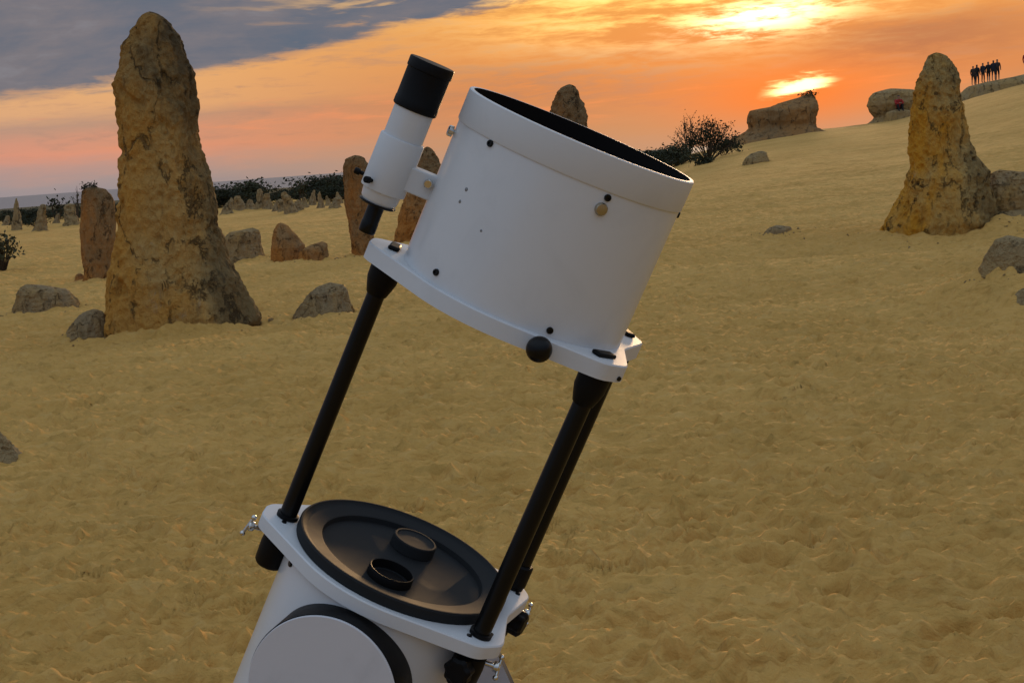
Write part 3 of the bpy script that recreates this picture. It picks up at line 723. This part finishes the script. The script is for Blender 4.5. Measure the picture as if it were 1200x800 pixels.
# ------------------------------------------------------------------ people
def figure(name, pose, mats, scale, seed):
    """one skinned body; pose: 'stand' or 'sit'; mats = top, legs, lower legs, hair"""
    rn = random.Random(seed)
    if pose == 'stand':
        arm = rn.choice(['down', 'hip', 'phone', 'down'])
        sx = rn.uniform(.08, .13)
        J = {'pel': (0, 0, .94, .145), 'wa': (0, 0, 1.08, .150), 'ch': (0, -.01, 1.30, .175), 'nk': (0, 0, 1.47, .055), 'hd': (0, -.015, 1.57, .082), 'cr': (0, -.01, 1.66, .085), 'tp': (0, 0, 1.71, .06)}
        E = [('pel', 'wa'), ('wa', 'ch'), ('ch', 'nk'), ('nk', 'hd'), ('hd', 'cr'), ('cr', 'tp')]
        for s, n in ((-1, 'l'), (1, 'r')):
            J['hp' + n] = (s * .09, 0, .88, .095); J['kn' + n] = (s * sx, -.02, .49, .062); J['an' + n] = (s * sx, .02, .09, .042); J['to' + n] = (s * (sx + .02), -.15, .035, .035)
            J['sh' + n] = (s * .185, 0, 1.40, .065)
            if arm == 'phone': el_, wr = (s * .25, -.08, 1.18, .048), (s * .10, -.30, 1.35, .036)
            elif arm == 'hip': el_, wr = (s * .33, .03, 1.16, .048), (s * .20, -.10, 1.02, .036)
            else: el_, wr = (s * .24, .02, 1.13, .048), (s * .24, -.08, .90, .036)
            J['el' + n] = el_; J['wr' + n] = wr
            J['ha' + n] = tuple(np.array(wr) + (np.array(wr) - np.array(el_)) * .3)[:3] + (.038,)
            E += [('pel', 'hp' + n), ('hp' + n, 'kn' + n), ('kn' + n, 'an' + n), ('an' + n, 'to' + n), ('ch', 'sh' + n), ('sh' + n, 'el' + n), ('el' + n, 'wr' + n), ('wr' + n, 'ha' + n)]
    else:
        J = {'pel': (0, 0, .12, .15), 'wa': (0, -.01, .28, .14), 'ch': (0, -.06, .50, .165), 'nk': (0, -.09, .67, .06), 'hd': (0, -.11, .76, .085), 'cr': (0, -.10, .85, .087), 'tp': (0, -.09, .90, .06)}
        E = [('pel', 'wa'), ('wa', 'ch'), ('ch', 'nk'), ('nk', 'hd'), ('hd', 'cr'), ('cr', 'tp')]
        for s, n in ((-1, 'l'), (1, 'r')):
            J['hp' + n] = (s * .10, -.04, .13, .10); J['kn' + n] = (s * .15, -.38, .36, .07); J['an' + n] = (s * .12, -.46, -.02, .045); J['to' + n] = (s * .13, -.62, -.05, .038)
            J['sh' + n] = (s * .19, -.05, .60, .072); J['el' + n] = (s * .25, -.22, .42, .052); J['wr' + n] = (s * .08, -.42, .40, .038); J['ha' + n] = (s * .0, -.47, .42, .036)
            E += [('pel', 'hp' + n), ('hp' + n, 'kn' + n), ('kn' + n, 'an' + n), ('an' + n, 'to' + n), ('ch', 'sh' + n), ('sh' + n, 'el' + n), ('el' + n, 'wr' + n), ('wr' + n, 'ha' + n)]
    names = list(J); me = bpy.data.meshes.new(name)
    me.from_pydata([J[k][:3] for k in names], [(names.index(a), names.index(b)) for a, b in E], []); me.update()
    o = bpy.data.objects.new(name, me); col.objects.link(o)
    o.modifiers.new('skin', 'SKIN'); o.modifiers.new('sub', 'SUBSURF').levels = 2
    for i, k in enumerate(names):
        sv = me.skin_vertices[0].data[i]; sv.radius = (J[k][3], J[k][3] * (.85 if k in ('ch', 'wa', 'pel') else 1)); sv.use_root = (k == 'pel')
    dg = bpy.context.evaluated_depsgraph_get(); nm = bpy.data.meshes.new_from_object(o.evaluated_get(dg)); nm.name = name
    old = o.data; o.modifiers.clear(); o.data = nm; bpy.data.meshes.remove(old)
    nm.materials.clear()
    for k in list(mats) + ['skin']: nm.materials.append(MATS[k])
    HD = np.array(J['hd'][:3]); CR = np.array(J['cr'][:3])
    for p in nm.polygons:
        c = np.array(p.center); idx = 0
        if c[2] > HD[2] - .11: idx = 3 if (c[2] > CR[2] - .02 or c[1] > HD[1] + .02) else 4
        elif min(np.linalg.norm(c - np.array(J['ha' + n][:3])) for n in 'lr') < .075: idx = 4
        elif pose == 'stand' and c[2] < .92 and abs(c[0]) < .2: idx = 1 if c[2] > .5 else 2
        elif pose == 'sit' and (c[1] < -.2 and c[2] < .36 or c[2] < .14): idx = 1
        p.material_index = idx; p.use_smooth = True
    o.scale = (scale,) * 3
    return o
from mathutils.bvhtree import BVHTree
bpy.context.view_layer.update()
def top_of(o, x, y):
    me = o.data; bv = BVHTree.FromPolygons([o.matrix_world @ v.co for v in me.vertices], [tuple(p.vertices) for p in me.polygons])
    h = bv.ray_cast(Vector((x, y, 60)), Vector((0, 0, -1)))
    g = ground(x, y)
    return g if h[0] is None else max(g, h[0].z)
LP = np.array(ledge.location); lr = math.hypot(LP[0], LP[1])
folk = [  # photo column, metres behind the ledge axis, height factor, clothes, label
    (1140.5, .15, .86, ('cloth_brown', 'cloth_brown', 'skin', 'hair'), 'person in dark brown at the open end of the group on the ledge'),
    (1145.0, .60, .93, ('cloth_black', 'cloth_navy', 'cloth_navy', 'hair'), 'person in black top standing close beside the one in dark brown'),
    (1152.0, .00, .88, ('cloth_navy', 'cloth_black', 'cloth_black', 'hair'), 'person in navy in the middle of the group on the ledge'),
    (1158.5, .50, .92, ('cloth_black', 'cloth_black', 'cloth_pale', 'hair'), 'person in black with pale lower legs in the group on the ledge'),
    (1164.5, -.15, .90, ('cloth_navy', 'cloth_navy', 'skin', 'hair'), 'person in navy shorts near the end of the group on the ledge'),
    (1169.0, .55, .96, ('cloth_brown', 'cloth_black', 'skin', 'hair'), 'tallest person of the group on the ledge, arms bent'),
    (1203.0, .20, 1.0, ('cloth_red', 'cloth_navy', 'cloth_navy', 'hair'), 'person in a red top standing alone further along the ledge')]
for i, (px, back, sc_, mm, lb) in enumerate(folk):
    d = ray(px, 90); a = math.atan2(d[0], d[1]); r_ = lr + back; x, y = r_ * math.sin(a), r_ * math.cos(a)
    o = figure('person', 'stand', mm, sc_ * .93, 200 + i)
    o.location = (x, y, top_of(ledge, x, y) - .01); o.rotation_euler = (0, 0, -a + random.Random(i).uniform(-.7, .7) + (math.pi if i in (1, 4) else 0))
    tag(o, lb, 'person', 'people on the dune ledge' if i < 6 else None)
# the person in red sits on a step of the block
BP = np.array(blockL.location); q = onplane(1053, 129, BP)
n_ = np.array([BP[0], BP[1], 0]) / math.hypot(BP[0], BP[1])
bvh = BVHTree.FromPolygons([blockL.matrix_world @ v.co for v in blockL.data.vertices], [tuple(p.vertices) for p in blockL.data.polygons])
dd = Vector(ray(1053, 129)).normalized(); hit = bvh.ray_cast(Vector(CAM), dd)
hp = hit[0] if hit[0] else Vector(q)
seat_rock = MB()
o = figure('person', 'sit', ('cloth_red', 'cloth_black', 'cloth_black', 'hair'), 1.12, 231)
o.location = hp - dd * .28 + Vector((0, 0, .0)); o.rotation_euler = (0, 0, -math.atan2(hp.x, hp.y) + .3)
tag(o, 'person in a red jacket sitting against the overhanging block of rock', 'person')
sp_ = onplane(1053, 129, np.array(o.location)); 
rock('limestone_boulder', [(128, 1042, 1064), (131, 1038, 1068), (138, 1036, 1070), (148, 1034, 1073)], 'limestone_pale',
     'low step of rock under the person in the red jacket', base=np.array([o.location.x, o.location.y, 0]), seed=35, nv=60, nl=50, rough=.4, exp=3.0, depth=.5)
bpy.context.view_layer.update()

# ------------------------------------------------------------------ telescope tube assembly
TS = 1.2
Tc = np.array([.0885, .26, -1.7984]); th_, ph_ = .4025, .2189
ac = np.array([math.sin(th_) * math.cos(ph_), math.cos(th_) * math.cos(ph_), math.sin(ph_)])
AW = CM @ ac; TW = CAM + CM @ Tc * TS
EY = np.cross(AW, [1, 0, 0]); EY /= np.linalg.norm(EY); EY = EY if EY[1] > 0 else -EY
EX = np.cross(EY, AW)
S0 = 1.34; RT = .18
org = TW - AW * S0
scope = empty('telescope', (0, 0, 0))
scope.matrix_world = Matrix([[EX[i], EY[i], AW[i], org[i]] for i in range(3)] + [[0, 0, 0, 1]])
tag(scope, 'white truss-tube reflector telescope with black poles, tilted skyward', 'telescope')
def L(x, y, s): return (x, y, S0 - s)
def ring_prof(r0, r1, s_top, s_bot, b=.0015):
    """closed ring section: outside then inside"""
    return [(r1 - b, S0 - s_top), (r1, S0 - s_top - b), (r1, S0 - s_bot + b), (r1 - b, S0 - s_bot), (r0, S0 - s_bot), (r0, S0 - s_top), (r1 - b, S0 - s_top)]
POLES = [(-.198, .015), (.139, -.152), (.197, .078)]
# upper tube, end ring, blackened inside
MB().lathe(ring_prof(RT - .0022, RT, .046, .300), n=160, cap0=False, cap1=False).build('upper_tube', 'white_enamel', scope)
MB().lathe([(RT - .004, S0 + .0002), (RT + .0012, S0 + .0002), (RT + .0026, S0 - .0012), (RT + .0026, S0 - .0465), (RT + .0016, S0 - .0485), (RT - .001, S0 - .0485)], n=160, cap0=False, cap1=False).build('end_ring', 'white_powder_coat', scope)
MB().lathe([(RT - .0040, S0 - .0003), (RT - .0044, S0 - .2995)], n=120, cap0=False, cap1=False).build('tube_lining', 'black_interior', scope)
sp = MB()
for k in range(4):
    a = R(45 + 90 * k); sp.box((math.cos(a) * .1, math.sin(a) * .1, S0 - .15), (.155, .0012, .03), Matrix.Rotation(a, 3, 'Z'))
sp.build('spider_vane', 'black_metal', scope)
MB().lathe([(.03, S0 - .20), (.038, S0 - .19), (.038, S0 - .13), (.03, S0 - .12)], n=32).build('secondary_holder', 'black_metal', scope)
# collar plates with lugs
def lug_outline(r0, lugs, half=.025, reach=.237, n=720):
    ths = [2 * math.pi * k / n for k in range(n)]; rad = [r0] * n
    for (lx, ly) in lugs:
        a0 = math.atan2(ly, lx)
        cn = []
        for sg in (-1, 1):
            for k in range(6):
                b = sg * (math.pi / 2) * k / 5 * 1.0
                cn.append((reach - .014 + .014 * math.cos(b), sg * (half - .014) + .014 * math.sin(b)))
        for i, th in enumerate(ths):
            d = (th - a0 + math.pi) % (2 * math.pi) - math.pi
            if abs(d) > 1.2: continue
            # support of hull(circle, lug): largest t with t*(cos d, sin d) inside
            best = rad[i]
            lo, hi = r0, reach * 1.05
            for it in range(22):
                t_ = (lo + hi) / 2; px_, py_ = t_ * math.cos(d), t_ * math.sin(d); ok = False
                if px_ <= reach and abs(py_) <= half: ok = True
                else:
                    # tangent wedge from the lug's corner to the circle
                    cx_, cy_ = reach, half; L0 = math.hypot(cx_, cy_); ang = math.atan2(cy_, cx_); dt = math.acos(r0 / L0)
                    phi = ang + dt   # tangent point direction on the far side
                    nx, ny = math.cos(phi), math.sin(phi)
                    ok = px_ * nx + abs(py_) * ny <= r0 and px_ <= reach and abs(d) < phi
                if ok: lo = t_
                else: hi = t_
            rad[i] = max(best, lo)
    kw = 6; rad = [sum(rad[(i + q) % n] for q in range(-kw, kw + 1)) / (2 * kw + 1) for i in range(n)]
    return [(rad[i] * math.cos(ths[i]), rad[i] * math.sin(ths[i])) for i in range(n)]
def collar(name, s_top, skirt, r0, rin):
    ol = lug_outline(r0, POLES); n = len(ol); mb = MB()
    inn = [(rin * math.cos(2 * math.pi * k / n), rin * math.sin(2 * math.pi * k / n)) for k in range(n)]
    def off(p, d):
        r = math.hypot(*p); return (p[0] * (r - d) / r, p[1] * (r - d) / r)
    loops = [[(x, y, S0 - s_top) for x, y in inn], [off(p, .002) + (S0 - s_top,) for p in ol], [p + (S0 - s_top - .002,) for p in ol], [p + (S0 - s_top - skirt,) for p in ol],
             [off(p, .003) + (S0 - s_top - skirt,) for p in ol], [off(p, .003) + (S0 - s_top - .004,) for p in ol], [(x, y, S0 - s_top - .004) for x, y in inn], [(x, y, S0 - s_top) for x, y in inn]]
    V = [p for l in loops for p in l]; F = []
    for i in range(len(loops) - 1):
        for k in range(n):
            k2 = (k + 1) % n; F.append((i * n + k, (i + 1) * n + k, (i + 1) * n + k2, i * n + k2))
    mb.add(V, F)
    return mb.build(name, 'white_powder_coat', scope, 30)
collar('upper_collar', .2735, .026, .1875, .1795)
LC = .748
collar('lower_collar', LC, .022, .190, .1775)
# poles, sleeves, clamps
for i, (x, y) in enumerate(POLES):
    po = MB().lathe([(.0138, S0 - .80), (.0142, S0 - .79), (.0142, S0 - .30)], (x, y, 0), n=28).build('pole', 'black_metal', scope)
    MB().lathe([(.0145, S0 - .352), (.0165, S0 - .350), (.0205, S0 - .338), (.0240, S0 - .326), (.0245, S0 - .306), (.0225, S0 - .290), (.0215, S0 - .279), (.018, S0 - .278)], (x, y, 0), n=32).build('pole_sleeve', 'black_plastic', scope)
    a = math.atan2(y, x); rm = Matrix.Rotation(a + math.pi / 2, 3, 'Z')
    MB().box((x, y, S0 - .2700), (.040, .018, .007), rm).build('cap_pad', 'black_plastic', scope, 30, .003)
    # clamp under the lower collar
    c = MB().lathe([(.021, S0 - .835), (.0245, S0 - .830), (.0255, S0 - .800), (.0245, S0 - .780), (.0215, S0 - .777), (.0215, S0 - .7525)], (x, y, 0), n=32).build('pole_clamp', 'black_plastic', scope)
    MB().lathe([(.0180, S0 - .747), (.0180, S0 - .741), (.0145, S0 - .740)], (x, y, 0), n=28).build('pole_grommet', 'black_plastic', scope)
    # locking knob with a lobed rim, pointing outwards
    ka = a + (.5 if i == 0 else (-1.15 if i == 1 else -.75)); kd = Vector((math.cos(ka), math.sin(ka), 0)); kc = Vector((x, y, S0 - .800))
    lob = []
    nn = 48
    qx = Vector((0, 0, 1)).rotation_difference(kd)
    km = MB(); V = []; F = []
    for h_, f_ in ((.020, .7), (.024, 1), (.042, 1), (.046, .75)):
        for k in range(nn):
            b = 2 * math.pi * k / nn; rr_ = .021 * f_ * (1 + .08 * math.cos(7 * b)); V.append(kc + qx @ Vector((rr_ * math.cos(b), rr_ * math.sin(b), h_)))
    for r_ in range(3):
        for k in range(nn):
            k2 = (k + 1) % nn; F.append((r_ * nn + k, r_ * nn + k2, (r_ + 1) * nn + k2, (r_ + 1) * nn + k))
    F.append(tuple(3 * nn + k for k in range(nn)))
    if i != 0: km.add(V, F).build('lock_knob', 'black_plastic', scope)
    # chrome wing bolt
    wa = a + (.35 if i == 0 else (.85 if i == 1 else -.2)); wd = Vector((math.cos(wa), math.sin(wa), 0)); wz = S0 - (.778 if i == 0 else .788)
    w0 = Vector((x, y, wz)) + (wd * .012 if i == 0 else wd * .004); wt = Vector((-math.sin(wa), math.cos(wa), 0)) if i != 0 else Vector((0, 0, 1))
    wb = MB().rod(w0 + wd * .020, w0 + wd * .044, .0042, 14)
    wb.lathe([(.0075, 0), (.0085, .002), (.0085, .007), (.006, .009)], w0 + wd * .034, wd, 20)
    wb = wb.build('wing_bolt', 'chrome', scope)
    tv = (Vector((0, 0, 1)) * .8 + wt * .45).normalized() if i != 0 else (Vector((0, 0, 1)) * .9 - wd * .25).normalized()
    h0 = w0 + wd * .043
    hb = MB().rod(h0 - tv * .015, h0 + tv * .015, .0026, 12); hb.ball(h0 - tv * .016, .0046, 10); hb.ball(h0 + tv * .016, .0046, 10)
    hb.build('wing_handle', 'chrome', wb)
    # slots beside the pole on the lower plate
    for sg in (-1, 1):
        p = Vector((x, y, S0 - LC + .0006)) + Vector((-math.sin(a), math.cos(a), 0)) * sg * .024
        MB().lathe([(.0042, -.001), (.0042, .0012), (.003, .0016)], p, (0, 0, 1), 16).build('plate_screw', 'black_metal', scope)
MB().lathe([(.0175, S0 - .742), (.020, S0 - .740), (.020, S0 - .705), (.0175, S0 - .702), (.0145, S0 - .702)], (POLES[2][0], POLES[2][1], 0), n=28).build('pole_stop', 'black_plastic', scope)
# screws on the upper tube
def surf(x, s, r=RT): return Vector((x, -math.sqrt(max(r * r - x * x, 0)), S0 - s)), Vector((x, -math.sqrt(max(r * r - x * x, 0)), 0)).normalized()
for x, s in ((-.128, .0535), (.050, .0565), (.1795, .0560), (-.130, .2555), (.049, .2630), (-.168, .262), (.155, .262)):
    if (x, s) in ((-.168, .262), (.155, .262)): continue
    p, n = surf(x, s); MB().lathe([(.0052, -.002), (.0052, .0022), (.0045, .0036), (.0022, .0036), (.002, .002)], p, n, 22).build('screw', 'black_metal', scope)
p, n = surf(.0475, .0745); MB().lathe([(.0095, -.002), (.0095, .003), (.0080, .0055), (.0010, .0066)], p, n, 28).build('bolt', 'brushed_bolt', scope)
p = Vector((-.179, -.012, S0 - .070)); MB().lathe([(.004, -.004), (.004, .002), (.0085, .003), (.0085, .0095), (.0065, .011)], p, Vector((-1, -.1, 0)), 24).build('bolt', 'chrome', scope)
p = Vector((.1795, .02, S0 - .06))
# hand ball on the upper collar
p, n = surf(.036, .2865, .1875); kb = MB().rod(p - n * .002, p + n * .012, .005, 14); kb.ball(p + n * .026, .0190, 18); kb.build('hand_ball', 'black_metal', scope, 60)
p, n = surf(.148, .2900, .2070)
pq = Vector((.1705, -.1655, S0 - .293)); MB().lathe([(.0036, 0), (.0036, .0022)], pq, Vector((.55, -.85, 0)), 16).build('screw', 'black_metal', scope)
# chips in the enamel
for x, s, w_ in ((-.135, .128, .0035), (-.137, .148, .003), (-.095, .170, .0022)):
    p, n = surf(x, s); MB().lathe([(w_, -.001), (w_ * .9, .00035)], p, n, 7).build('paint_chip', 'grey_primer', scope, 0)
# finder scope
FX, FY = -.247, -.004
def fl_(name, prof, m, par, n=48): return MB().lathe([(r, S0 - s) for r, s in prof], (FX, FY, 0), n=n).build(name, m, par)
fb = fl_('finder_tube', [(.024, .214), (.0285, .208), (.0305, .190), (.0305, .055)], 'white_enamel', scope)
fl_('finder_dew_cap', [(.0325, .063), (.0342, .061), (.0342, .050), (.0335, .049), (.0335, .004), (.0350, .003), (.0350, -.0105), (.0340, -.012), (.0010, -.0122)], 'black_plastic', fb)
fl_('finder_eyepiece', [(.0120, .262), (.0132, .260), (.0132, .245), (.0128, .244), (.0128, .206)], 'black_metal', fb)
fl_('finder_end_cap', [(.027, .2165), (.029, .2150), (.029, .2130), (.024, .2125)], 'black_metal', fb)
br = MB().lathe([(.0310, S0 - .194), (.0345, S0 - .193), (.0350, S0 - .191), (.0345, S0 - .111), (.0335, S0 - .109), (.0310, S0 - .109)], (FX, FY, 0), n=56).build('finder_bracket', 'white_powder_coat', scope)
MB().box((-.196, FY - .004, S0 - .160), (.050, .030, .038)).build('bracket_foot', 'white_powder_coat', br, 30, .002)
for px_, py_, nx_ in ((FX - .020, FY - .0285, (-.6, -.8, 0)), (FX - .035, FY + .004, (-1, .1, 0))):
    MB().lathe([(.003, 0), (.003, .006), (.0052, .0065), (.0052, .014), (.004, .0155)], (px_, py_, S0 - .181), nx_, 18).build('adjuster_screw', 'black_plastic', br)
MB().lathe([(.003, -.002), (.003, .002), (.0068, .003), (.0068, .0105), (.0055, .012)], (-.187, FY - .019, S0 - .154), (-.05, -1, 0), 22).build('thumb_screw', 'chrome', br)
# lower tube, bearing disc, mirror cover
MB().lathe(ring_prof(RT - .0022, RT, LC + .001, S0 - .001), n=160, cap0=False, cap1=False).build('lower_tube', 'white_enamel', scope)
MB().lathe([(.170, .004), (.184, .0), (.184, .02), (.1805, .022)], n=96, cap1=False).build('mirror_cell', 'black_metal', scope)
z0 = S0 - LC
cv = MB().lathe([(.1755, z0 + .0005), (.1790, z0 + .0015), (.1790, z0 + .0165), (.1770, z0 + .0190), (.1745, z0 + .0190), (.1725, z0 + .0165), (.1640, z0 + .0130), (.1420, z0 + .0110), (.1385, z0 + .0095), (.1365, z0 + .0010), (.1330, z0 - .0005), (.0010, z0 - .0005)], n=144).build('mirror_cover', 'black_cover_plastic', scope)
hx, hy = .014, .072
MB().lathe([(.038, z0 - .0005), (.0375, z0 + .0170), (.0360, z0 + .0190), (.0330, z0 + .0190), (.0315, z0 + .0170), (.0250, z0 + .0165), (.0010, z0 + .0175)], (hx, hy, .002), n=56).build('aperture_cap', 'black_cover_plastic', cv)
MB().lathe([(.0375, z0 - .0005), (.0370, z0 + .0140), (.0360, z0 + .0155), (.0345, z0 + .0150), (.0340, z0 + .0003), (.0010, z0 + .0003)], (-.016, -.072, 0), n=56).build('aperture_rim', 'black_plastic', cv)
MB().lathe([(.0335, z0 + .0004), (.0010, z0 + .0010)], (-.016, -.072, 0), n=40, cap0=False).build('aperture_hole', 'black_interior', cv)
p, n = surf(-.040, .7840); MB().lathe([(.0055, -.002), (.0055, .0022), (.0045, .0036), (.001, .0036)], p, n, 22).build('screw', 'black_metal', scope)
p, n = surf(-.166, .7830); MB().lathe([(.0055, -.002), (.0055, .0022), (.0045, .0036), (.001, .0036)], p, n, 22).build('screw', 'black_metal', scope)
hh = math.hypot(AW[0], AW[1]); AH = np.array([-AW[1] / hh, AW[0] / hh, 0.0])      # altitude axis, level and square to the tube
al = Vector((AH @ EX, AH @ EY, AH @ AW)); DS = .892
for sgn in (-1, 1):
    c0 = Vector((0, 0, S0 - DS)) + al * (sgn * .137)
    bd = MB().lathe([(.1170, .0), (.1175, .003), (.1175, .082), (.1165, .0830)], c0, al * sgn, 96).build('altitude_bearing', 'black_plastic', scope)
    MB().lathe([(.1160, .0835), (.1160, .0865), (.1150, .0875)], c0, al * sgn, 96).build('bearing_disc', 'white_laminate', bd)

# ------------------------------------------------------------------ rocker base
PV = org + AW * (S0 - DS)          # pivot centre in the world
gz = ground(PV[0], PV[1])
bet = math.atan2(AH[0], AH[1]); bx = np.array([math.cos(bet), -math.sin(bet), 0.0])
def onB(px, py, d):
    q = ray(px, py); p = CAM + q * (((PV + AH * d - CAM) @ AH) / (q @ AH)); return np.array([(p - PV) @ bx, 0, p[2]])
c1, c2 = onB(577, 748, .262), onB(600.6, 800, .262)
base = empty('rocker_base', (PV[0], PV[1], gz), -bet); tag(base, 'white laminate rocker base holding the telescope, dark edged side boards', 'telescope base')
sl_ = (c2[0] - c1[0]) / (c1[2] - c2[2])
zt = c1[2] + .03
def board_pts():
    zb = gz + .085; xr_t = c1[0] - sl_ * .03; xr_b = min(xr_t + sl_ * (zt - zb), .42); w_t = xr_t; w_b = xr_b
    pts = [(-.20, zb), (w_b, zb), (w_t, zt)]
    rc = .123; dz_ = PV[2] - zt
    a0 = math.asin(max(-1, min(1, -dz_ / rc))) if abs(dz_) < rc else None
    if a0 is not None:
        for k in range(25):
            a = a0 + (-math.pi - 2 * a0) * k / 24; pts.append((rc * math.cos(a), PV[2] + rc * math.sin(a)))
    pts.append((-.128, zt - .06)); return pts, w_b, zb
bp, wb_, zb_ = board_pts()
for sgn, nm_ in ((-1, 'side_board'), (1, 'side_board')):
    y0 = sgn * .262
    mb = MB(); n = len(bp); th2 = .009
    V = [(x, y0 - th2, z - gz) for x, z in bp] + [(x, y0 + th2, z - gz) for x, z in bp]
    mb.add(V, [tuple(range(n)), tuple(range(2 * n - 1, n - 1, -1))])
    sb = mb.build('side_board', 'white_laminate', base, 0)
    eb = MB(); eb.add(V, [(k, n + k, n + (k + 1) % n, (k + 1) % n) for k in range(n)]); eb.build('edge_band', 'black_edge_banding', sb, 0)
MB().box((0, 0, .070), (2 * wb_ + .02, .58, .02)).build('bottom_board', 'white_laminate', base, 30, .002)
MB().box((wb_ - .05, 0, .25), (.016, .503, .32)).build('front_board', 'white_laminate', base, 30, .001)
MB().lathe([(.26, .034), (.262, .036), (.262, .054), (.26, .056)], n=72).build('ground_board', 'white_laminate', base)
for k in range(3):
    a = R(30 + 120 * k); MB().lathe([(.028, -.02), (.03, .0), (.028, .0335)], (.2 * math.cos(a), .2 * math.sin(a), 0), n=24).build('foot', 'black_plastic', base)
